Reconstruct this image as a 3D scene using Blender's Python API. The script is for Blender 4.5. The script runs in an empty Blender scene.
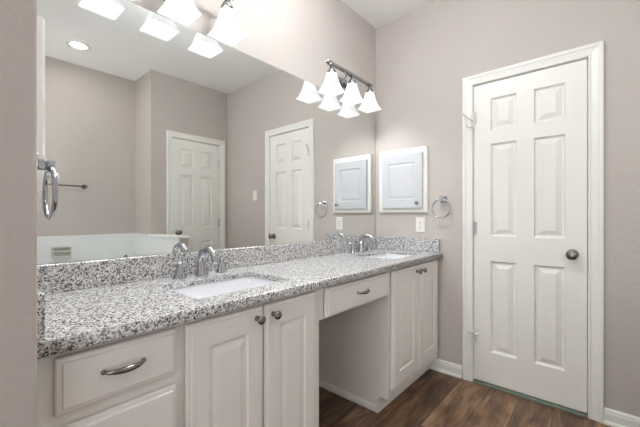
import bpy, math, random
from math import pi, sin, cos, radians as R
S = bpy.context.scene
COL = S.collection
random.seed(4)

# ------------------------------------------------------------ camera, world, exposure
cd = bpy.data.cameras.new('camera')
cam = bpy.data.objects.new('camera', cd); COL.objects.link(cam)
cam.location = (1.4733, -2.3964, 1.1442)
cam.rotation_euler = (pi/2, 0, 0.7205)
cd.sensor_width = 36; cd.lens = 325.5/640*36
cd.shift_y = 2.7/640
cd.clip_start = 0.02
S.camera = cam
S.view_settings.view_transform = 'Standard'
S.view_settings.look = 'None'
S.view_settings.exposure = 1.2
S.view_settings.gamma = 1.0
S.view_settings.use_curve_mapping = False
BULB = 88.0        # bulb emission
SHADE = 0.34        # frosted glass glow
FILL_DOME = 30.0        # added fill lamp under the ceiling, out of view
FILL_PANE = 1.5        # glow of the added fill window, unseen above the bathtub
CAN = 40.0         # recessed lamp lens
w = bpy.data.worlds.new('world'); S.world = w; w.use_nodes = True
bg = w.node_tree.nodes['Background']
bg.inputs[0].default_value = (0.95, 0.97, 1.0, 1); bg.inputs[1].default_value = 0.9
S.cycles.max_bounces = 10; S.cycles.diffuse_bounces = 6; S.cycles.glossy_bounces = 6
S.cycles.sample_clamp_indirect = 6.0
S.cycles.use_denoising = True

# ------------------------------------------------------------ materials
def srgb(r, g, b):
    f = lambda c: (c/255/12.92 if c/255 <= .04045 else ((c/255+.055)/1.055)**2.4)
    return (f(r), f(g), f(b), 1)

def mat(name, col, rough=.5, metal=0.0, spec=.5, bump=None, coat=0.0, var=0.0):
    m = bpy.data.materials.new(name); m.use_nodes = True
    nt = m.node_tree; b = nt.nodes['Principled BSDF']
    b.inputs['Base Color'].default_value = col
    b.inputs['Roughness'].default_value = rough
    b.inputs['Metallic'].default_value = metal
    b.inputs['Specular IOR Level'].default_value = spec
    b.inputs['Coat Weight'].default_value = coat
    tc = nt.nodes.new('ShaderNodeTexCoord')
    if var:
        n = nt.nodes.new('ShaderNodeTexNoise'); n.inputs['Scale'].default_value = 6; n.inputs['Detail'].default_value = 4
        nt.links.new(tc.outputs['Object'], n.inputs['Vector'])
        mx = nt.nodes.new('ShaderNodeMix'); mx.data_type = 'RGBA'
        mx.inputs[6].default_value = col
        mx.inputs[7].default_value = (col[0]*(1-var), col[1]*(1-var), col[2]*(1-var), 1)
        nt.links.new(n.outputs['Fac'], mx.inputs[0]); nt.links.new(mx.outputs[2], b.inputs['Base Color'])
    if bump:
        sc, st, dist = bump
        n = nt.nodes.new('ShaderNodeTexNoise'); n.inputs['Scale'].default_value = sc
        n.inputs['Detail'].default_value = 3; n.inputs['Roughness'].default_value = .55
        nt.links.new(tc.outputs['Object'], n.inputs['Vector'])
        bp = nt.nodes.new('ShaderNodeBump'); bp.inputs['Strength'].default_value = st; bp.inputs['Distance'].default_value = dist
        nt.links.new(n.outputs['Fac'], bp.inputs['Height']); nt.links.new(bp.outputs['Normal'], b.inputs['Normal'])
    return m

WALL = mat('greige_wall_paint', srgb(192, 184, 178), .75, bump=(42, .55, .006), spec=.25)
CEIL = mat('ceiling_paint', srgb(248, 248, 247), .8, bump=(60, .3, .003), spec=.2)
DOORP = mat('door_paint', srgb(234, 232, 226), .38, var=.02)
TRIMP = mat('trim_paint', srgb(235, 234, 229), .38, var=.02)
CAB = mat('cabinet_paint', srgb(238, 234, 230), .42, var=.02)
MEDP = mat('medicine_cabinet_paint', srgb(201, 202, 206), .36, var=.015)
CHROME = mat('polished_chrome', (.47, .48, .51, 1), .06, 1.0)
BRCHROME = mat('light_fixture_chrome', (.42, .42, .44, 1), .16, 1.0)
NICKEL = mat('brushed_nickel', (.27, .25, .24, 1), .26, 1.0, bump=(300, .05, .001))
PORC = mat('white_porcelain', srgb(234, 235, 238), .12, coat=.4)
ACRYL = mat('white_acrylic', srgb(236, 238, 238), .2, coat=.3)
PLATE = mat('white_plastic', srgb(236, 233, 226), .35)
SLOT = mat('dark_slot', srgb(40, 38, 36), .6)
HOOKW = mat('white_enamel_metal', srgb(214, 213, 210), .3)
STEEL = mat('hinge_steel', (.55, .54, .53, 1), .35, 1.0)
RUBBER = mat('white_rubber', srgb(225, 224, 220), .6)
SLATE = mat('green_slate', srgb(122, 132, 114), .55, bump=(50, .3, .002), var=.3)
CEDGE = mat('mirror_glass_edge', srgb(150, 165, 160), .15, spec=.6)
MIRROR = mat('silvered_mirror', (.82, .83, .81, 1), .0, 1.0)
SHADOWGAP = mat('dark_gap', srgb(70, 66, 62), .8)

def emis(name, col, s):
    m = bpy.data.materials.new(name); m.use_nodes = True
    b = m.node_tree.nodes['Principled BSDF']
    b.inputs['Base Color'].default_value = (.8, .8, .8, 1)
    b.inputs['Emission Color'].default_value = col; b.inputs['Emission Strength'].default_value = s
    return m
BULBM = emis('lit_bulb', (.95, .98, 1, 1), BULB)
CANM = emis('lit_downlight_lens', (1, .96, .90, 1), CAN)

FILL_PANEM = emis('glowing_fill_pane', (.93, .97, 1, 1), FILL_PANE)
FILL_DOMEM = emis('glowing_fill_dome', (.94, .975, 1, 1), FILL_DOME)

def shade_mat():
    m = bpy.data.materials.new('frosted_glass_lit'); m.use_nodes = True
    nt = m.node_tree; nt.nodes.clear()
    o = nt.nodes.new('ShaderNodeOutputMaterial')
    d = nt.nodes.new('ShaderNodeBsdfDiffuse'); d.inputs[0].default_value = (.42, .43, .45, 1)
    t = nt.nodes.new('ShaderNodeBsdfTranslucent'); t.inputs[0].default_value = (.9, .9, .91, 1)
    g = nt.nodes.new('ShaderNodeBsdfGlossy'); g.inputs['Roughness'].default_value = .15
    e = nt.nodes.new('ShaderNodeEmission'); e.inputs[0].default_value = (.97, .98, 1, 1); e.inputs[1].default_value = SHADE
    m1 = nt.nodes.new('ShaderNodeMixShader'); m1.inputs[0].default_value = .05
    m2 = nt.nodes.new('ShaderNodeMixShader'); m2.inputs[0].default_value = .05
    a = nt.nodes.new('ShaderNodeAddShader')
    L = nt.links.new
    L(d.outputs[0], m1.inputs[1]); L(t.outputs[0], m1.inputs[2]); L(m1.outputs[0], m2.inputs[1]); L(g.outputs[0], m2.inputs[2])
    L(m2.outputs[0], a.inputs[0]); L(e.outputs[0], a.inputs[1]); L(a.outputs[0], o.inputs[0])
    return m
GLASS = shade_mat()

def granite():
    m = bpy.data.materials.new('speckled_granite'); m.use_nodes = True
    nt = m.node_tree; b = nt.nodes['Principled BSDF']; L = nt.links.new
    b.inputs['Roughness'].default_value = .2; b.inputs['Specular IOR Level'].default_value = .75
    tc = nt.nodes.new('ShaderNodeTexCoord')
    n = nt.nodes.new('ShaderNodeTexNoise'); n.inputs['Scale'].default_value = 90; n.inputs['Detail'].default_value = 2
    L(tc.outputs['Object'], n.inputs['Vector'])
    vm = nt.nodes.new('ShaderNodeVectorMath'); vm.operation = 'MULTIPLY_ADD'
    vm.inputs[1].default_value = (.008, .008, .008)
    L(n.outputs['Color'], vm.inputs[0]); L(tc.outputs['Object'], vm.inputs[2])
    def vor(scale):
        v = nt.nodes.new('ShaderNodeTexVoronoi'); v.inputs['Scale'].default_value = scale
        L(vm.outputs[0], v.inputs['Vector'])
        s = nt.nodes.new('ShaderNodeSeparateColor'); L(v.outputs['Color'], s.inputs[0])
        return s.outputs[0]
    def ramp(src, stops):
        r = nt.nodes.new('ShaderNodeValToRGB'); r.color_ramp.interpolation = 'CONSTANT'
        e = r.color_ramp.elements
        e[0].position = stops[0][0]; e[0].color = stops[0][1]
        e[1].position = stops[1][0]; e[1].color = stops[1][1]
        for p, c in stops[2:]:
            q = e.new(p); q.color = c
        L(src, r.inputs[0]); return r.outputs[0]
    big = ramp(vor(225), [(0, srgb(228, 229, 231)), (.32, srgb(212, 211, 211)), (.50, srgb(172, 167, 162)),
                          (.66, srgb(128, 121, 115)), (.78, srgb(222, 221, 220)), (.89, srgb(62, 59, 60))])
    small = ramp(vor(370), [(0, srgb(255, 255, 255)), (.62, srgb(214, 212, 210)), (.78, srgb(150, 146, 143)), (.87, srgb(52, 50, 51)), (.93, srgb(245, 244, 243))])
    mx = nt.nodes.new('ShaderNodeMix'); mx.data_type = 'RGBA'; mx.blend_type = 'MULTIPLY'; mx.inputs[0].default_value = .9
    L(big, mx.inputs[6]); L(small, mx.inputs[7]); L(mx.outputs[2], b.inputs['Base Color'])
    return m
GRANITE = granite()

def wood_floor():
    m = bpy.data.materials.new('brown_wood_planks'); m.use_nodes = True
    nt = m.node_tree; b = nt.nodes['Principled BSDF']; L = nt.links.new
    b.inputs['Roughness'].default_value = .42
    tc = nt.nodes.new('ShaderNodeTexCoord')
    mp = nt.nodes.new('ShaderNodeMapping'); mp.inputs['Rotation'].default_value = (0, 0, pi/2)
    L(tc.outputs['Object'], mp.inputs['Vector'])
    br = nt.nodes.new('ShaderNodeTexBrick')
    br.inputs['Scale'].default_value = 1; br.inputs['Brick Width'].default_value = 1.1; br.inputs['Row Height'].default_value = .178
    br.inputs['Mortar Size'].default_value = .0012; br.inputs['Mortar Smooth'].default_value = .1
    br.inputs['Color1'].default_value = (0, 0, 0, 1); br.inputs['Color2'].default_value = (1, 1, 1, 1); br.inputs['Mortar'].default_value = (.5, .5, .5, 1)
    br.offset = .37
    L(mp.outputs[0], br.inputs['Vector'])
    # shift the grain per plank
    cmb = nt.nodes.new('ShaderNodeVectorMath'); cmb.operation = 'MULTIPLY_ADD'; cmb.inputs[1].default_value = (7, 5, 3)
    L(br.outputs['Color'], cmb.inputs[0]); L(tc.outputs['Object'], cmb.inputs[2])
    def noise(scale, vec, det=4, dist=0):
        mm = nt.nodes.new('ShaderNodeMapping'); mm.inputs['Scale'].default_value = vec
        L(cmb.outputs[0], mm.inputs['Vector'])
        n = nt.nodes.new('ShaderNodeTexNoise'); n.inputs['Scale'].default_value = scale; n.inputs['Detail'].default_value = det
        n.inputs['Distortion'].default_value = dist
        L(mm.outputs[0], n.inputs['Vector']); return n.outputs['Fac']
    coarse = noise(3.2, (3.2, .9, 1), 5, .8)
    fine = noise(9, (9, .7, 1), 6, .3)
    ad = nt.nodes.new('ShaderNodeMath'); ad.operation = 'MULTIPLY_ADD'; ad.inputs[1].default_value = .45
    L(fine, ad.inputs[0]); L(coarse, ad.inputs[2])
    ad2 = nt.nodes.new('ShaderNodeMath'); ad2.operation = 'MULTIPLY_ADD'; ad2.inputs[1].default_value = .16
    L(br.outputs['Color'], ad2.inputs[0]); L(ad.outputs[0], ad2.inputs[2])
    r = nt.nodes.new('ShaderNodeValToRGB'); e = r.color_ramp.elements
    e[0].position = .52; e[0].color = srgb(50, 37, 27)
    e[1].position = 1.0; e[1].color = srgb(150, 120, 92)
    q = e.new(.66); q.color = srgb(78, 57, 41)
    q = e.new(.82); q.color = srgb(108, 82, 60)
    L(ad2.outputs[0], r.inputs[0])
    mx = nt.nodes.new('ShaderNodeMix'); mx.data_type = 'RGBA'; mx.inputs[7].default_value = srgb(48, 34, 26)
    L(br.outputs['Fac'], mx.inputs[0]); L(r.outputs[0], mx.inputs[6]); L(mx.outputs[2], b.inputs['Base Color'])
    bp = nt.nodes.new('ShaderNodeBump'); bp.inputs['Strength'].default_value = .12; bp.inputs['Distance'].default_value = .002
    L(fine, bp.inputs['Height']); L(bp.outputs[0], b.inputs['Normal'])
    return m
FLOOR = wood_floor()

def tile():
    m = bpy.data.materials.new('white_wall_tile'); m.use_nodes = True
    nt = m.node_tree; b = nt.nodes['Principled BSDF']; L = nt.links.new
    b.inputs['Roughness'].default_value = .18
    tc = nt.nodes.new('ShaderNodeTexCoord')
    sp = nt.nodes.new('ShaderNodeSeparateXYZ'); L(tc.outputs['Object'], sp.inputs[0])
    ad = nt.nodes.new('ShaderNodeMath'); ad.operation = 'ADD'; L(sp.outputs[0], ad.inputs[0]); L(sp.outputs[1], ad.inputs[1])
    cb = nt.nodes.new('ShaderNodeCombineXYZ'); L(ad.outputs[0], cb.inputs[0]); L(sp.outputs[2], cb.inputs[1])
    br = nt.nodes.new('ShaderNodeTexBrick'); br.offset = 0
    br.inputs['Scale'].default_value = 1; br.inputs['Brick Width'].default_value = .152; br.inputs['Row Height'].default_value = .152
    br.inputs['Mortar Size'].default_value = .002
    br.inputs['Color1'].default_value = srgb(232, 235, 234); br.inputs['Color2'].default_value = srgb(230, 233, 232); br.inputs['Mortar'].default_value = srgb(222, 226, 225)
    L(cb.outputs[0], br.inputs['Vector']); L(br.outputs['Color'], b.inputs['Base Color'])
    return m
TILE = tile()

# ------------------------------------------------------------ mesh helpers
class MB:
    def __init__(s): s.v = []; s.f = []; s.sm = []; s.mi = []; s.cur = 0
    def face(s, idx, smooth=False): s.f.append(tuple(idx)); s.sm.append(smooth); s.mi.append(s.cur)
    def add(s, pts, faces, smooth=False):
        o = len(s.v); s.v += [tuple(p) for p in pts]
        for f in faces: s.face([o+i for i in f], smooth)
        return s
    def box(s, x0, x1, y0, y1, z0, z1, ch=0.0):
        if x1 < x0: x0, x1 = x1, x0
        if y1 < y0: y0, y1 = y1, y0
        if z1 < z0: z0, z1 = z1, z0
        if ch <= 0:
            P = [(x, y, z) for z in (z0, z1) for y in (y0, y1) for x in (x0, x1)]
            return s.add(P, [(0, 2, 3, 1), (4, 5, 7, 6), (0, 1, 5, 4), (2, 6, 7, 3), (0, 4, 6, 2), (1, 3, 7, 5)])
        c = ch; X = (x0, x1); Y = (y0, y1); Z = (z0, z1); P = []; id = {}
        for i in (0, 1):
            for j in (0, 1):
                for k in (0, 1):
                    sx, sy, sz = (1, -1)[i], (1, -1)[j], (1, -1)[k]
                    for a, p in enumerate([(X[i], Y[j]+sy*c, Z[k]+sz*c), (X[i]+sx*c, Y[j], Z[k]+sz*c), (X[i]+sx*c, Y[j]+sy*c, Z[k])]):
                        id[i, j, k, a] = len(P); P.append(p)
        F = []
        for i in (0, 1):
            F.append([id[i, 0, 0, 0], id[i, 1, 0, 0], id[i, 1, 1, 0], id[i, 0, 1, 0]][::(1 if i else -1)])
            F.append([id[0, i, 0, 1], id[1, i, 0, 1], id[1, i, 1, 1], id[0, i, 1, 1]][::(-1 if i else 1)])
            F.append([id[0, 0, i, 2], id[1, 0, i, 2], id[1, 1, i, 2], id[0, 1, i, 2]][::(1 if i else -1)])
        for i in (0, 1):
            for j in (0, 1):
                fl = 1 if (i == j) else -1
                F.append([id[i, j, 0, 0], id[i, j, 0, 1], id[i, j, 1, 1], id[i, j, 1, 0]][::fl])
                F.append([id[i, 0, j, 0], id[i, 0, j, 2], id[i, 1, j, 2], id[i, 1, j, 0]][::-fl])
                F.append([id[0, i, j, 1], id[0, i, j, 2], id[1, i, j, 2], id[1, i, j, 1]][::fl])
        for i in (0, 1):
            for j in (0, 1):
                for k in (0, 1):
                    F.append([id[i, j, k, a] for a in ((0, 1, 2) if (i+j+k) % 2 else (0, 2, 1))])
        return s.add(P, F)
    def loft(s, rings, caps=(True, True), smooth=True, closed=True):
        n = len(rings[0]); o = len(s.v)
        for r in rings: s.v += [tuple(p) for p in r]
        m = n if closed else n-1
        for i in range(len(rings)-1):
            for j in range(m):
                k = (j+1) % n
                s.face((o+i*n+j, o+i*n+k, o+(i+1)*n+k, o+(i+1)*n+j), smooth)
        if caps[0]: s.face([o+j for j in range(n)][::-1])
        if caps[1]: s.face([o+(len(rings)-1)*n+j for j in range(n)])
        return s
    def lathe(s, c, prof, n=20, axis='z', caps=(True, True)):
        rings = []
        for r, h in prof:
            ring = []
            for j in range(n):
                a = 2*pi*j/n; u, v = r*cos(a), r*sin(a)
                if axis == 'z': p = (c[0]+u, c[1]+v, c[2]+h)
                elif axis == 'y': p = (c[0]+u, c[1]+h, c[2]-v)
                else: p = (c[0]+h, c[1]+u, c[2]+v)
                ring.append(p)
            rings.append(ring)
        return s.loft(rings, caps)
    def tube(s, path, rad, n=12, closed=False, flat=1.0):
        m = len(path); rings = []
        rads = rad if isinstance(rad, (list, tuple)) else [rad]*m
        up = None
        def sub(a, b): return tuple(x-y for x, y in zip(a, b))
        def nrm(a):
            l = math.sqrt(sum(x*x for x in a)) or 1; return tuple(x/l for x in a)
        def crs(a, b): return (a[1]*b[2]-a[2]*b[1], a[2]*b[0]-a[0]*b[2], a[0]*b[1]-a[1]*b[0])
        for i, p in enumerate(path):
            if closed: t = nrm(sub(path[(i+1) % m], path[i-1]))
            else: t = nrm(sub(path[min(i+1, m-1)], path[max(i-1, 0)]))
            if up is None:
                up = (0, 0, 1) if abs(t[2]) < .9 else (1, 0, 0)
            d = sum(a*b for a, b in zip(up, t)); up = nrm(tuple(a-d*b for a, b in zip(up, t)))
            sd = crs(t, up)
            rings.append([tuple(p[k]+rads[i]*(cos(2*pi*j/n)*sd[k]+flat*sin(2*pi*j/n)*up[k]) for k in range(3)) for j in range(n)])
        if closed: rings.append(rings[0]); return s.loft(rings, (False, False))
        return s.loft(rings)
    def slab(s, w, h, t, panels=(), prof=(), edge=()):
        """front face at y=0 looking to -y, width x 0..w, height z 0..h, thickness into +y; panels are rects with ring profile (inset, depth)."""
        if edge:    # outer routed edge: list of (inset, depth) from outside in
            rings = [[(i, d, i), (w-i, d, i), (w-i, d, h-i), (i, d, h-i)] for i, d in edge]
            s.loft(rings, (False, False), False); e = edge[-1][0]; d0 = edge[0][1]
        else: e = 0; d0 = 0
        xs = sorted({e, w-e} | {p[0] for p in panels} | {p[2] for p in panels}); zs = sorted({e, h-e} | {p[1] for p in panels} | {p[3] for p in panels})
        for i in range(len(xs)-1):
            for j in range(len(zs)-1):
                cx, cz = (xs[i]+xs[i+1])/2, (zs[j]+zs[j+1])/2
                if any(p[0] < cx < p[2] and p[1] < cz < p[3] for p in panels): continue
                s.add([(xs[i], 0, zs[j]), (xs[i+1], 0, zs[j]), (xs[i+1], 0, zs[j+1]), (xs[i], 0, zs[j+1])], [(0, 1, 2, 3)])
        for (a, b, c, d) in panels:
            rings = [[(a+i, y, b+i), (c-i, y, b+i), (c-i, y, d-i), (a+i, y, d-i)] for i, y in prof]
            s.loft(rings, (False, True), False)
        s.add([(0, d0, 0), (w, d0, 0), (w, d0, h), (0, d0, h), (0, t, 0), (w, t, 0), (w, t, h), (0, t, h)],
              [(1, 0, 4, 5), (2, 1, 5, 6), (3, 2, 6, 7), (0, 3, 7, 4), (4, 7, 6, 5)])
        return s
    def shift(s, dx=0, dy=0, dz=0, start=0):
        s.v[start:] = [(x+dx, y+dy, z+dz) for x, y, z in s.v[start:]]; return s
    def build(s, name, m, parent=None, bevel=0, loc=None, rz=None):
        me = bpy.data.meshes.new(name); me.from_pydata(s.v, [], s.f)
        for mm in (m if isinstance(m, (list, tuple)) else [m]): me.materials.append(mm)
        me.polygons.foreach_set('use_smooth', s.sm); me.polygons.foreach_set('material_index', s.mi)
        me.update()
        o = bpy.data.objects.new(name, me); COL.objects.link(o)
        if parent: o.parent = parent
        if loc is not None: o.location = loc
        if rz is not None: o.rotation_euler = (0, 0, rz)
        if bevel:
            b = o.modifiers.new('bevel', 'BEVEL'); b.width = bevel; b.segments = 2; b.limit_method = 'ANGLE'; b.angle_limit = R(40)
        return o

def rrect(x0, x1, y0, y1, r, n=5):
    """rounded rectangle, four arcs, counter-clockwise from the x1,y0 corner"""
    P = []
    for cx, cy, a in ((x1-r, y0+r, -pi/2), (x1-r, y1-r, 0), (x0+r, y1-r, pi/2), (x0+r, y0+r, pi)):
        for k in range(n+1):
            t = a+pi/2*k/n; P.append((cx+r*cos(t), cy+r*sin(t)))
    return P

def tag(o, label, cat=None, group=None, kind=None):
    o['label'] = label
    if cat: o['category'] = cat
    if group: o['group'] = group
    if kind: o['kind'] = kind
    return o
def thing(name, label, cat, loc, rz=0, group=None):
    o = bpy.data.objects.new(name, None); COL.objects.link(o); o.empty_display_size = .05
    o.location = loc; o.rotation_euler = (0, 0, rz)
    return tag(o, label, cat, group)
def dup(root, loc, rz, label):
    r = root.copy(); COL.objects.link(r); r.location = loc; r.rotation_euler = (0, 0, rz); r['label'] = label
    for ch in list(root.children):
        c = ch.copy(); COL.objects.link(c); c.parent = r
        for g in list(ch.children):
            d = g.copy(); COL.objects.link(d); d.parent = c
    return r
def struct(name, mb, m, label, cat, loc=None, rz=None, bevel=0):
    return tag(mb.build(name, m, None, bevel, loc, rz), label, cat, None, 'structure')

# ------------------------------------------------------------ room shell
H = 2.743; XR = 2.261; YJ = -.947; XA = 2.729; YF = -2.2785; YO = -2.405; SX = .612; OX = 2.06
D1 = (.7805, 1.4015); DT = 2.050; D2 = (-.7155, -.1045)      # door openings on the back and right walls
struct('floor', MB().box(-.1, XA+.1, -4.2, .1, -.1, 0), FLOOR, 'brown wood plank floor', 'floor')
struct('ceiling', MB().box(-.1, XA+.1, -4.0, .12, H, H+.1), CEIL, 'smooth white ceiling', 'ceiling')
struct('wall_left', MB().box(-.1, 0, YO, .12, 0, H), WALL, 'greige textured wall behind the big mirror and vanity', 'wall')
b = MB()
b.box(0, D1[0], 0, .05, 0, H); b.box(D1[1], XR+.1, 0, .05, 0, H); b.box(D1[0], D1[1], 0, .05, DT, H); b.box(0, XR+.1, .05, .12, 0, H)
struct('wall_back', b, WALL, 'greige textured wall with white door and medicine cabinet', 'wall')
b = MB()
b.box(XR, XR+.05, D2[1], 0, 0, H); b.box(XR, XR+.05, YJ, D2[0], 0, H); b.box(XR, XR+.05, D2[0], D2[1], DT, H); b.box(XR+.05, XR+.1, YJ, 0, 0, H)
b.box(XR+.1, XA+.1, YJ, YJ+.1, 0, H); b.box(XA, XA+.1, -2.5, YJ, 0, H)
struct('wall_right', b, WALL, 'greige wall opposite the vanity stepping back over the bathtub', 'wall')
b = MB(); b.box(0, SX, -4.0, YF, 0, H); b.box(OX, 2.12, YO, YF, 0, H); b.box(2.68, XA, YO, YF, 0, H); b.box(2.12, 2.68, YO, YF, 0, 1.15); b.box(2.12, 2.68, YO, YF, 2.35, H); b.box(OX, OX+.12, -4.0, YO, 0, H)  # unseen hall walls added and lengthened to narrow light reaching the wall end
struct('wall_front', b, WALL, 'greige wall end in the left foreground beside the vanity', 'wall', bevel=.006)

w1 = struct('fill_window_1', MB().box(2.12, 2.145, YO+.03, YF-.02, 1.15, 2.35).box(2.655, 2.68, YO+.03, YF-.02, 1.15, 2.35).box(2.145, 2.655, YO+.03, YF-.02, 1.15, 1.175).box(2.145, 2.655, YO+.03, YF-.02, 2.325, 2.35).box(2.145, 2.655, YO+.04, YF-.03, 1.74, 1.765), TRIMP, 'added unseen fill window with glowing pane over the bathtub, behind the camera', 'window')
MB().box(2.145, 2.655, YO+.055, YO+.06, 1.175, 2.325).build('fill_pane', FILL_PANEM, w1)  # pane and frame added as fill, the glow lights the cabinet fronts

def base_run(name, p0, p1, nrm, label):
    """baseboard with a moulded top and a shoe, from p0 to p1 on a wall whose room side is nrm"""
    prof = [(0, 0), (.020, 0), (.020, .010), (.016, .017), (.012, .020), (.012, .060), (.009, .067), (.009, .074), (.005, .083), (0, .086)]
    b = MB(); rings = [[(p[0]+nrm[0]*d, p[1]+nrm[1]*d, z) for d, z in prof] for p in (p0, p1)]
    cr = (p1[0]-p0[0])*nrm[1]-(p1[1]-p0[1])*nrm[0]
    if cr > 0: rings = rings[::-1]
    b.loft(rings, (True, True), False)
    return struct(name, b, TRIMP, label, 'baseboard')
base_run('baseboard_back', (.481, 0), (.711, 0), (0, -1), 'white baseboard between the vanity and the door casing')
base_run('baseboard_back', (1.466, 0), (XR, 0), (0, -1), 'white baseboard right of the white door')
base_run('baseboard_right', (XR, D2[0]-.06), (XR, -.86), (-1, 0), 'white baseboard on the wall opposite the vanity')

def casing(name, x0, x1, zt, loc, rz, label):
    """moulded door casing and jamb with stop; x0..x1 is the opening (local x right, y into wall)"""
    prof = [(-.001, 0), (-.001, -.009), (.004, -.012), (.010, -.008), (.020, -.010), (.040, -.014), (.046, -.018), (.060, -.019), (.064, -.016), (.064, 0)]
    b = MB(); rings = []
    for (ex, ez) in ((x0, 0), (x0, zt), (x1, zt), (x1, 0)):
        ring = []
        for o, y in prof:
            sx = -1 if ex == x0 else 1
            ring.append((ex+sx*o, y, ez if ez == 0 else ez+o))
        rings.append(ring)
    b.loft(rings, (True, True), False)
    for (a, c) in ((x0, x0+.004), (x1-.004, x1)): b.box(a, c, 0, .05, 0, zt)
    b.box(x0, x1, 0, .05, zt-.004, zt)
    for (a, c) in ((x0, x0+.016), (x1-.016, x1)): b.box(a, c, .041, .05, 0, zt)
    b.box(x0, x1, .041, .05, zt-.016, zt)
    return struct(name, b, TRIMP, label, 'door trim', loc, rz)
casing('trim_1', D1[0], D1[1], DT, (0, 0, 0), 0, 'white moulded casing round the six panel door on the back wall')
casing('trim_2', -D2[1], -D2[0], DT, (XR, 0, 0), -pi/2, 'white casing of the other door seen in the mirror')

PANELS = [(.105, 1.722, .255, 1.934), (.350, 1.722, .505, 1.934), (.105, 1.01, .255, 1.63), (.350, 1.01, .505, 1.63), (.105, .230, .255, .843), (.350, .230, .505, .843)]
def six_panel(name, hinge_left, loc, rz, label, kz=.900):
    W, Hh = .606, 2.018
    prof = [(0, 0), (.004, .012), (.009, .016), (.016, .016), (.046, .002), (.048, .002)]
    P = [(a, c-.022, b_, d-.022) for a, c, b_, d in PANELS]
    if not hinge_left: P = [(W-c, b_, W-a, d) for a, b_, c, d in P]
    o = struct(name, MB().slab(W, Hh, .035, P, prof), DOORP, label, 'door', loc, rz)
    kx = (W-.066) if hinge_left else .066
    k = MB().lathe((kx, 0, kz), [(.030, 0), (.030, -.004), (.026, -.009), (.012, -.011), (.010, -.030), (.013, -.034), (.024, -.040), (.029, -.050), (.028, -.058), (.020, -.064), (.006, -.066)], 24, 'y')
    tag(k.build('door_knob', NICKEL, o), 'round satin nickel knob with rose')
    s = MB()
    ex = W if hinge_left else 0
    s.box(ex-.0005, ex+.0035, -.004, .02, kz-.03, kz+.03)
    for hz in (1.80, 1.04, .30):
        hx = -.002 if hinge_left else W+.002
        hb = MB().lathe((hx, -.005, hz-.045), [(.003, -.006), (.0055, -.003), (.0055, 0), (.0055, .088), (.0055, .093), (.003, .097)], 10)
        hb.box(hx-.002, hx+(.022 if hinge_left else -.022), -.0012, .0, hz-.044, hz+.044)
        tag(hb.build('hinge', STEEL if (hinge_left and hz == 1.04) else HOOKW, o), 'grey steel hinge barrel' if (hinge_left and hz == 1.04) else 'white painted hinge')
    return o
door1 = six_panel('door_1', True, (D1[0]+.0075, 0, .022), 0, 'white six panel door on the back wall with nickel knob at right')
door2 = six_panel('door_2', True, (XR, D2[1]-.0075, .022), -pi/2, 'white six panel door reflected left of centre in the mirror', .935)
struct('trim_3', MB().box(D1[0]+.004, D1[1]-.004, -.020, .049, 0, .015, .002), SLATE, 'green grey slate threshold strip under the back wall door', 'threshold')

# over-hinge coat hook and door stop, both on the hinge side of door 1
t = thing('coat_hook', 'white metal double coat hook at the upper hinge of the back wall door', 'hook', (.784, -.012, 1.79))
MB().box(-.013, .013, -.004, .0, -.045, .055, .0015).build('hook_plate', HOOKW, t)
b = MB().tube([(0, -.003, .008), (-.012, -.03, .02), (-.034, -.062, .040), (-.046, -.078, .054)], [.0046, .0044, .0044, .0048], 10)
b.lathe((-.047, -.080, .051), [(.001, 0), (.006, .002), (.0075, .007), (.006, .012), (.001, .014)], 10); b.build('upper_prong', HOOKW, t)
b = MB().tube([(0, -.003, -.03), (-.008, -.02, -.036), (-.022, -.036, -.034), (-.028, -.042, -.024)], .0044, 10)
b.lathe((-.028, -.042, -.028), [(.001, 0), (.0055, .002), (.0065, .006), (.0055, .010), (.001, .012)], 10); b.build('lower_prong', HOOKW, t)
t = thing('door_stop', 'small white hinge pin door stop low on the back wall door', 'door stop', (.787, -.012, .300))
MB().lathe((0, 0, -.05), [(.004, 0), (.005, .004), (.005, .10), (.003, .106)], 10).build('hinge_pin', HOOKW, t)
MB().tube([(0, 0, .045), (.012, -.012, .045), (.030, -.026, .045)], .0035, 8).tube([(0, 0, .045), (-.012, -.014, .045), (-.022, -.026, .045)], .0035, 8).build('arm', HOOKW, t)
MB().lathe((.031, -.026, .045), [(.002, .010), (.008, .007), (.010, 0), (.008, -.007), (.002, -.010)], 12, 'y').build('bumper', RUBBER, t)
MB().lathe((-.023, -.026, .045), [(.002, .008), (.006, .006), (.007, 0), (.006, -.006), (.002, -.008)], 12, 'y').build('bumper', RUBBER, t)

# ------------------------------------------------------------ bathtub alcove (seen only in the mirror)
b = MB(); b.box(XA-.008, XA, -2.27, YJ-.008, .45, .944); b.box(1.585, XA-.008, YJ-.008, YJ, .45, .944)
struct('trim_4', b, TILE, 'white square wall tiles around the bathtub', 'wall tile')
struct('wall_tub', MB().box(1.585, XR, YJ, -.862, 0, .93), WALL, 'low knee wall at the end of the bathtub', 'wall')
struct('trim_5', MB().box(1.565, XR-.001, YJ-.026, -.848, .931, .952, .003), TRIMP, 'white ledge cap on the low wall by the bathtub', 'ledge')
t = thing('bathtub', 'white drop in bathtub below the tiled wall', 'bathtub', (0, 0, 0))
b = MB()
out = [(p[0], p[1]) for p in rrect(1.62, XA-.010, -2.262, YJ-.010, .02, 6)]
def ring(x0, x1, y0, y1, r, z): return [(x, y, z) for x, y in rrect(x0, x1, y0, y1, r, 6)]
X0, X1, Y0, Y1 = 1.62, XA-.010, -2.262, YJ-.010
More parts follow.
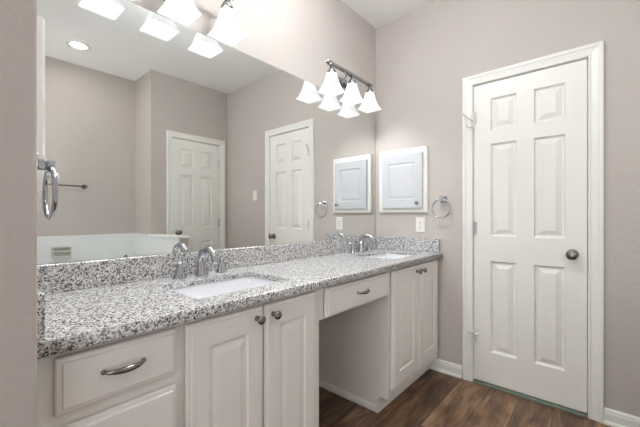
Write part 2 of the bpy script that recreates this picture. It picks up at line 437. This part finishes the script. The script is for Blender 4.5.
b.loft([ring(X0, X1, Y0, Y1, .01, 0), ring(X0, X1, Y0, Y1, .01, .50), ring(X0+.01, X1-.01, Y0+.01, Y1-.01, .02, .512), ring(X0+.12, X1-.12, Y0+.11, Y1-.13, .2, .515),
        ring(X0+.14, X1-.14, Y0+.13, Y1-.15, .2, .50), ring(X0+.20, X1-.20, Y0+.2, Y1-.2, .18, .16), ring(X0+.27, X1-.27, Y0+.28, Y1-.28, .12, .11)], (True, True))
b.build('tub_shell', ACRYL, t)
MB().lathe((X0+.45, -1.30, .1105), [(.02, 0), (.028, .002), (.028, .004), (.01, .006)], 18).build('drain', CHROME, t)
t = thing('tub_faucet', 'dark chrome tub spout on the bathtub deck', 'faucet', (2.60, -1.075, .514))
MB().lathe((0, 0, 0), [(.03, 0), (.03, .01), (.02, .02), (.016, .07)], 16).tube([(0, 0, .05), (0, 0, .13), (-.02, -.01, .172), (-.06, -.03, .186), (-.11, -.05, .168), (-.13, -.058, .14)], [.014, .015, .016, .016, .015, .014], 12).build('spout', NICKEL, t)
for s_ in (-.1, .07):
    MB().lathe((.0, s_ if s_ > 0 else -.11, 0), [(.026, 0), (.026, .008), (.015, .02), (.013, .05), (.022, .06), (.02, .075), (.004, .08)], 14).build('handle', NICKEL, t)
# soap dish
t = thing('soap_dish', 'white ceramic soap dish set in the bathtub wall tile', 'soap dish', (XA-.008, -1.64, .775), -pi/2)
b = MB()
for (x0, x1, z0, z1, y) in ((-.078, .078, .042, .056, -.022), (-.078, .078, -.056, -.038, -.045), (-.078, -.062, -.05, .05, -.022), (.062, .078, -.05, .05, -.022)): b.box(x0, x1, y, 0, z0, z1, .003)
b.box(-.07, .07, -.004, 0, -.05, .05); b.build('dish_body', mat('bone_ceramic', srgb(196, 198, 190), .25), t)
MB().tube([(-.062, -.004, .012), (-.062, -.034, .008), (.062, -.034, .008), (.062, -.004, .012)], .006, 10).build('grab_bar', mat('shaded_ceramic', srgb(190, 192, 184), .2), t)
# towel bar
t = thing('towel_bar', 'straight nickel towel bar on the wall above the bathtub', 'towel bar', (XA, -1.74, 1.458), -pi/2)
MB().tube([(-.305, -.06, 0), (.305, -.06, 0)], .008, 12).build('bar', NICKEL, t)
for sx in (-.295, .295):
    MB().lathe((sx, 0, 0), [(.024, 0), (.024, -.006), (.012, -.012), (.010, -.05), (.014, -.055), (.014, -.068), (.006, -.072)], 16, 'y').build('post', NICKEL, t)
# downlight
t = thing('recessed_downlight', 'round lit recessed ceiling light over the bathtub', 'ceiling light', (2.24, -1.60, H))
MB().lathe((0, 0, 0), [(.060, -.001), (.064, -.009), (.084, -.009), (.100, -.004), (.100, 0)], 32, 'z', (False, False)).build('trim_ring', TRIMP, t)
MB().lathe((0, 0, -.002), [(.001, -.004), (.035, -.0035), (.063, -.001), (.063, 0)], 32).build('lens', CANM, t)

# fill dome added to brighten the room, hung out of view
t = thing('fill_dome_light', 'added unseen fill light, a round white dome hanging below the ceiling by the vanity', 'ceiling light', (0.72, -1.30, H))
MB().lathe((0, 0, 0), [(.012, -.052), (.012, -.02), (.05, -.016), (.06, -.006), (.06, 0)], 30).build('fill_canopy', BRCHROME, t)
MB().lathe((0, 0, 0), [(.002, -.185), (.05, -.181), (.085, -.168), (.115, -.145), (.130, -.118), (.133, -.098), (.122, -.080), (.09, -.062), (.05, -.054), (.014, -.052)], 36).build('fill_globe', FILL_DOMEM, t)

# ------------------------------------------------------------ wall mirror
b = MB()
MZ0, MZ1 = .978, 2.028; my0, my1 = YF+.004, -.020
b.add([(.006, my0+.003, MZ0), (.006, my1-.003, MZ0), (.006, my1-.003, MZ1-.003), (.006, my0+.003, MZ1-.003)], [(0, 1, 2, 3)])
b.cur = 1
b.loft([[(.006, my0+.003, MZ0), (.006, my1-.003, MZ0), (.006, my1-.003, MZ1-.003), (.006, my0+.003, MZ1-.003)], [(.005, my0, MZ0), (.005, my1, MZ0), (.005, my1, MZ1), (.005, my0, MZ1)],
        [(.0005, my0, MZ0), (.0005, my1, MZ0), (.0005, my1, MZ1), (.0005, my0, MZ1)]], (False, True), False)
o = b.build('wall_mirror', [MIRROR, CEDGE]); tag(o, 'large frameless wall mirror above the granite vanity', 'mirror')

# ------------------------------------------------------------ vanity cabinets (local x right, y into wall, facing +x in the world)
FX = .535      # face frame front
ZT = .840; KZ = .092
def cab_place(name, y0, label): return thing(name, label, 'cabinet', (FX, y0, 0), pi/2)
def carcass(t, W, kick_left=False, kick_right=False, face=()):
    """side panels, bottom, back rail and toe kick; depth runs 0..FX in local y"""
    b = MB(); D = FX-.004
    for x0 in (0, W-.018):
        b.box(x0, x0+.018, .019, D, KZ, ZT); b.box(x0, x0+.018, .058, D, 0, KZ)
    b.box(.018, W-.018, .019, D, KZ, KZ+.018)
    b.box(.018, W-.018, D-.018, D, ZT-.1, ZT)
    b.box(-.015 if kick_left else 0, W, .057, .069, 0, KZ-.01 if kick_left else KZ+.001)
    b.build('carcass', CAB, t)
    f = MB()
    for x0, x1, z0, z1 in face: f.box(x0, x1, 0, .019, z0, z1)
    f.build('face_frame', CAB, t)
EDGE = [(0, .010), (.003, .0065), (.012, .0055), (.013, .001), (.0145, 0)]
PROF = [(0, 0), (.003, .005), (.010, .006), (.014, .006), (.034, .0012), (.038, .001)]
def cab_door(t, x0, x1, z0, z1, knob, stile=.068):
    b = MB().slab(x1-x0, z1-z0, .019, [(stile, stile+.012, x1-x0-stile, z1-z0-stile-.012)], PROF, EDGE)
    d = b.build('door', CAB, t, loc=(x0, -.0225, z0))
    kx = (.034 if knob == 'l' else x1-x0-.034)
    MB().lathe((kx, 0, z1-z0-.037), [(.0095, 0), (.0095, -.003), (.006, -.006), (.0055, -.014), (.010, -.019), (.0155, -.025), (.016, -.030), (.013, -.034), (.005, -.036)], 20, 'y').build('knob', NICKEL, d)
    return d
def cab_drawer(t, x0, x1, z0, z1):
    d = MB().slab(x1-x0, z1-z0, .019, (), (), EDGE).build('drawer', CAB, t, loc=(x0, -.0225, z0))
    c = (x1-x0)/2; zc = (z1-z0)/2+.006
    path = []; rad = []
    for k in range(15):
        u = -1+2*k/14
        path.append((c+u*.047, -.004-.022*(1-u*u)**.75, zc)); rad.append(.0028+.0036*(1-u*u))
    h = MB().tube(path, rad, 10, flat=1.25)
    for sx in (-1, 1): h.lathe((c+sx*.0455, 0, zc), [(.0065, 0), (.006, -.003), (.003, -.007)], 12, 'y')
    h.build('handle', NICKEL, d)
    return d
# drawer base at the left end
y0 = YF+.002; W = -1.945-y0
t = cab_place('drawer_cabinet', y0, 'painted vanity drawer base at the left end beside the wall')
carcass(t, W, face=[(0, .042, KZ, ZT), (W-.03, W, KZ, ZT), (.042, W-.03, .815, ZT), (.042, W-.03, .650, .706), (.042, W-.03, .40, .43), (.042, W-.03, KZ, .15)])
for z0, z1 in ((.695, .824), (.420, .664), (.140, .397)): cab_drawer(t, .036, W-.022, z0, z1)
MB().box(-.001, .012, -.006, .002, KZ, ZT, .001).build('scribe_strip', TRIMP, t)
# sink base under the left basin
y0 = -1.9445; W = .6095
t = cab_place('sink_cabinet', y0, 'painted two door vanity cabinet under the nearer basin', )
carcass(t, W, face=[(0, .035, KZ, ZT), (W-.045, W, KZ, ZT), (.035, W-.045, .795, ZT), (.035, W-.045, KZ, .16), (.28, .31, .16, .795)])
cab_door(t, .007, .2905, .140, .824, 'r'); cab_door(t, .2965, W-.038, .140, .824, 'l')
t['group'] = 'vanity sink cabinets'
# knee-hole drawer
y0 = -1.3345; W = .594
t = cab_place('vanity_drawer_unit', y0, 'shallow painted drawer unit over the open knee space')
b = MB(); b.box(0, W, 0, .019, .815, ZT); b.box(0, .03, 0, .019, .69, .815); b.box(W-.014, W, 0, .019, .69, .815); b.box(.03, W-.014, 0, .019, .69, .71)
b.build('face_frame', CAB, t)
b = MB(); b.box(0, .012, .019, .5, .70, ZT); b.box(W-.012, W, .019, .5, .70, ZT); b.box(.012, W-.012, .019, .5, .70, .706); b.box(.012, W-.012, .49, .5, .706, ZT); b.build('carcass', CAB, t)
cab_drawer(t, .030, W-.010, .697, .826)
# far sink base
y0 = -.740; W = .737
t = cab_place('sink_cabinet', y0, 'painted two door vanity cabinet at the back wall end'); t['group'] = 'vanity sink cabinets'
carcass(t, W, True, face=[(0, .035, KZ, ZT), (W-.05, W, KZ, ZT), (.035, W-.05, .795, ZT), (.035, W-.05, KZ, .16), (.35, .38, .16, .795)])
cab_door(t, .028, .363, .140, .826, 'r', .074); cab_door(t, .369, W-.040, .140, .826, 'l', .074)
b = MB(); prof = [(0, 0), (.015, 0), (.015, .012), (.011, .026), (.006, .034), (0, .036)]
b.loft([[(-d, y, z) for d, z in prof] for y in (.069, FX-.004)], (True, True), False)
b.build('base_moulding', TRIMP, t)

# ------------------------------------------------------------ granite countertop
ZC = .874; ZB = .841; CX = .574; CY0, CY1 = YF+.001, -.001
SINKS = [(.174, .472, -1.864, -1.436), (.174, .472, -.560, -.132)]
t = thing('vanity_countertop', 'long speckled grey granite countertop across the whole vanity', 'countertop', (0, 0, 0))
b = MB()
xe = CX-.009
def flat(z, up):
    ys = [CY0]
    for s_ in SINKS: ys += [s_[2]-.03, s_[3]+.03]
    ys.append(CY1)
    for i in range(len(ys)-1):
        if i % 2 == 0:
            f = [(0, 1, 2, 3)] if up else [(3, 2, 1, 0)]
            b.add([(.0, ys[i], z), (xe, ys[i], z), (xe, ys[i+1], z), (.0, ys[i+1], z)], f)
        else:
            sk = SINKS[i//2]; loop = rrect(sk[0], sk[1], sk[2], sk[3], .018, 6); n = 7
            cor = [(xe, ys[i]), (xe, ys[i+1]), (.0, ys[i+1]), (.0, ys[i])]
            pts = [(x, y, z) for x, y in loop]+[(x, y, z) for x, y in cor]; o0 = len(loop); F = []
            for c in range(4):
                for k in range(n-1): F.append((o0+c, c*n+k+1, c*n+k))
                c2 = (c+1) % 4; F.append((o0+c, o0+c2, c2*n, c*n+n-1))
            b.add(pts, [f if up else f[::-1] for f in F])
ZS = ZC-.020
flat(ZC, True); flat(ZS, False)
for sk in SINKS:
    loop = rrect(sk[0], sk[1], sk[2], sk[3], .018, 6)
    b.loft([[(x, y, ZC) for x, y in loop], [(x, y, ZS) for x, y in loop]], (False, False), True)
fp = [(xe, ZC)]+[(xe+.009*sin(a), ZC-.009+.009*cos(a)) for a in [pi/2*k/5 for k in range(1, 6)]]+[(CX-.006+.006*cos(a), ZB+.006-.006*sin(a)) for a in [pi/2*k/4 for k in range(0, 5)]]+[(xe-.03, ZB), (xe-.03, ZS), (xe-.03, ZC-.001)]
b.loft([[(x, y, z) for x, z in fp] for y in (CY1, CY0)], (True, True), True)
b.add([(0, CY0, ZS), (xe, CY0, ZS), (xe, CY0, ZC), (0, CY0, ZC), (0, CY1, ZS), (xe, CY1, ZS), (xe, CY1, ZC), (0, CY1, ZC)], [(0, 1, 2, 3), (5, 4, 7, 6), (4, 0, 3, 7)])
b.build('granite_top', GRANITE, t)
MB().box(.001, .021, CY0, CY1, ZC, .976, .0025).build('backsplash', GRANITE, t)
MB().box(.0212, .552, -.022, -.001, ZC, .976, .0025).build('side_splash', GRANITE, t)
MB().box(.0212, .552, CY0, CY0+.020, ZC, .976, .0025).build('side_splash', GRANITE, t)

def sink(loc, label):
    t = thing('sink_basin', label, 'sink', loc, 0, 'undermount sinks')
    x0, x1, y0, y1 = -.149, .149, -.214, .214
    def rg(i, r, z): return [(x, y, z) for x, y in rrect(x0+i, x1-i, y0+i, y1-i, r, 6)]
    b = MB()
    b.loft([rg(-.022, .05, -.001), rg(-.004, .022, -.001), rg(-.003, .022, -.006), rg(.004, .03, -.06), rg(.012, .04, -.105), rg(.030, .05, -.126), rg(.06, .05, -.134), rg(.12, .02, -.139)], (False, True))
    b.loft([rg(-.022, .05, -.001), rg(-.022, .05, -.012), rg(-.008, .05, -.02), rg(.0, .05, -.11), rg(.05, .06, -.15)][::-1], (True, False))
    b.build('bowl', PORC, t)
    MB().lathe((-.03, 0, -.139), [(.024, -.001), (.024, .002), (.017, .004), (.006, .003)], 20).build('drain', CHROME, t)
    return t
sink((.323, -1.650, ZS), 'white rectangular undermount basin in the nearer part of the counter')
sink((.323, -.346, ZS), 'white rectangular undermount basin near the back wall')

def faucet(loc, label):
    t = thing('faucet', label, 'faucet', loc, 0, 'vanity faucets')
    b = MB().lathe((0, 0, 0), [(.030, 0), (.030, .003), (.0285, .007), (.0245, .030), (.0205, .060), (.018, .078)], 24)
    path = []; rad = []
    for k in range(17):
        a = pi*1.02*k/16
        path.append((.056-.056*cos(a), 0, .078+.047*sin(a))); rad.append(.0180-.0050*k/16)
    path = [(0, 0, .060)]+path; rad = [.0185]+rad
    path.append((path[-1][0]+.001, 0, path[-1][2]-.012)); rad.append(.0128)
    b.tube(path, rad, 16); b.build('spout', CHROME, t)
    for sy in (-1, 1):
        y = sy*.103
        h = MB().lathe((0, y, 0), [(.029, 0), (.029, .003), (.027, .007), (.020, .025), (.013, .048), (.011, .056), (.013, .062), (.012, .068), (.004, .071)], 22)
        h.tube([(0, y, .063), (-.004, y+sy*.018, .066), (-.008, y+sy*.040, .069)], [.006, .0052, .0045], 10); h.build('handle', CHROME, t)
    return t
faucet((.082, -1.634, ZC), 'chrome widespread arched faucet at the nearer basin')
faucet((.082, -.340, ZC), 'chrome widespread arched faucet at the basin near the back wall')

# ------------------------------------------------------------ vanity light bars
def light_bar(loc, label):
    """three square flared glass shades hanging from a chrome bar; local x along the wall, y into wall"""
    t = thing('vanity_light', label, 'wall light', loc, pi/2, 'vanity light bars')
    MB().box(-.062, .062, -.018, 0, .085, .195, .006).build('back_plate', BRCHROME, t)
    b = MB().box(-.272, .272, -.108, -.092, .190, .206, .003)
    b.box(-.268, .268, -.084, -.074, .193, .203, .002); b.build('bar', BRCHROME, t)
    for sx in (-.035, .035): MB().tube([(sx, -.012, .13), (sx, -.05, .150), (sx*.9, -.085, .190)], .006, 10).build('bracket', BRCHROME, t)
    for sx in (-.232, 0, .232):
        a = MB().box(sx-.012, sx+.012, -.108, -.076, .184, .192, .002).lathe((sx, -.104, .150), [(.029, -.026), (.029, -.012), (.022, .002), (.012, .010), (.009, .044)], 18)
        a.build('lamp_holder', BRCHROME, t)
        g = MB(); pr = [(.0255, .128), (.0275, .114), (.032, .092), (.038, .068), (.0455, .044), (.056, .020), (.070, 0)]
        def sq(r, z, c=.18): return [(sx+x, -.104+y, z) for x, y in rrect(-r, r, -r, r, r*c, 3)]
        rings = [sq(r, z) for r, z in pr]+[sq(r-.003, z) for r, z in pr[::-1]]
        g.loft(rings[::-1], (False, False)); gl = g.build('glass_shade', GLASS, t)
        MB().lathe((sx, -.104, .040), [(.004, -.002), (.018, .004), (.026, .018), (.027, .030), (.022, .046), (.015, .062), (.014, .085), (.014, .096)], 18).build('bulb', BULBM, t)
    return t
light_bar((.003, -1.748, 2.010), 'chrome three shade light bar above the nearer basin')
light_bar((.003, -.492, 1.967), 'chrome three shade light bar near the back wall corner')

# ------------------------------------------------------------ medicine cabinets
def med_cabinet(loc, rz, label, knob_right):
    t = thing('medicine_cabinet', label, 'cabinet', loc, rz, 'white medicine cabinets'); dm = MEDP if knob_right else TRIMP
    W, Hh = .416, .502
    MB().slab(W, Hh, .020, (), (), [(0, .004), (.004, 0)]).shift(0, -.020, 0).build('frame', TRIMP, t)
    x0, x1 = (.036, W-.032) if knob_right else (.032, W-.036)
    w_, h_ = x1-x0, .428
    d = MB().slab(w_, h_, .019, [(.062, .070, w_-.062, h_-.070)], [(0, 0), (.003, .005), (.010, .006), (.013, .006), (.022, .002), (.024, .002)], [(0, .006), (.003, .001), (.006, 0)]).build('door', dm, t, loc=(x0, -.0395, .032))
    kx = w_-.036 if knob_right else .036
    MB().lathe((kx, 0, .040), [(.008, 0), (.008, -.003), (.0055, -.006), (.005, -.013), (.009, -.018), (.0135, -.023), (.0135, -.028), (.010, -.031), (.003, -.033)], 18, 'y').build('knob', NICKEL if knob_right else HOOKW, d)
    return t
med_cabinet((.046, 0, 1.174), 0, 'white panelled medicine cabinet on the back wall beside the mirror', True)
med_cabinet((.462, YF, 1.174), pi, 'white medicine cabinet edge on the left wall behind the towel ring', False)

# ------------------------------------------------------------ towel rings
def towel_ring(loc, rz, label, k=1.0, so=.057):
    t = thing('towel_ring', label, 'towel ring', loc, rz, 'chrome towel rings')
    MB().box(-.024, .024, -.009, 0, -.024, .024, .003).box(-.013, .013, -so+.007, -.008, -.012, .012, .003).box(-.017, .017, -so-.009, -so+.009, -.014, .012, .004).build('post', CHROME, t)
    MB().tube([(.075*k*sin(2*pi*i/48), -so, -.003-.075*k+.075*k*cos(2*pi*i/48)) for i in range(48)], .0052, 10, True).build('ring', CHROME, t)
    return t
towel_ring((.580, 0, 1.268), 0, 'chrome towel ring on the back wall right of the medicine cabinet', .88)
towel_ring((.530, YF, 1.258), pi, 'large chrome towel ring in the left foreground over the counter', .77, .032)

# ------------------------------------------------------------ outlet and switch
t = thing('outlet_plate', 'cream outlet plate on the back wall below the medicine cabinet', 'outlet', (.400, 0, 1.078))
MB().box(-.036, .036, -.006, 0, -.058, .058, .002).build('cover_plate', PLATE, t)
MB().box(-.017, .017, -.0085, -.005, -.034, .034, .001).build('receptacle', PLATE, t)
b = MB()
for zz in (-.019, .019):
    for sx in (-.006, .006): b.box(sx-.0012, sx+.0012, -.0088, -.0084, zz-.004, zz+.005)
    b.lathe((0, -.0084, zz-.010), [(.0024, 0), (.0024, -.0004)], 8, 'y')
b.box(-.006, .006, -.0092, -.0084, -.004, -.001); b.build('slots', SLOT, t)
t = thing('light_switch', 'white rocker switch plate on the wall seen between the mirrored doors', 'switch', (1.668, 0, 1.39))
MB().box(-.036, .036, -.006, 0, -.058, .058, .002).build('cover_plate', PLATE, t)
MB().box(-.016, .016, -.0095, -.005, -.033, .033, .0015).build('rocker', PLATE, t)
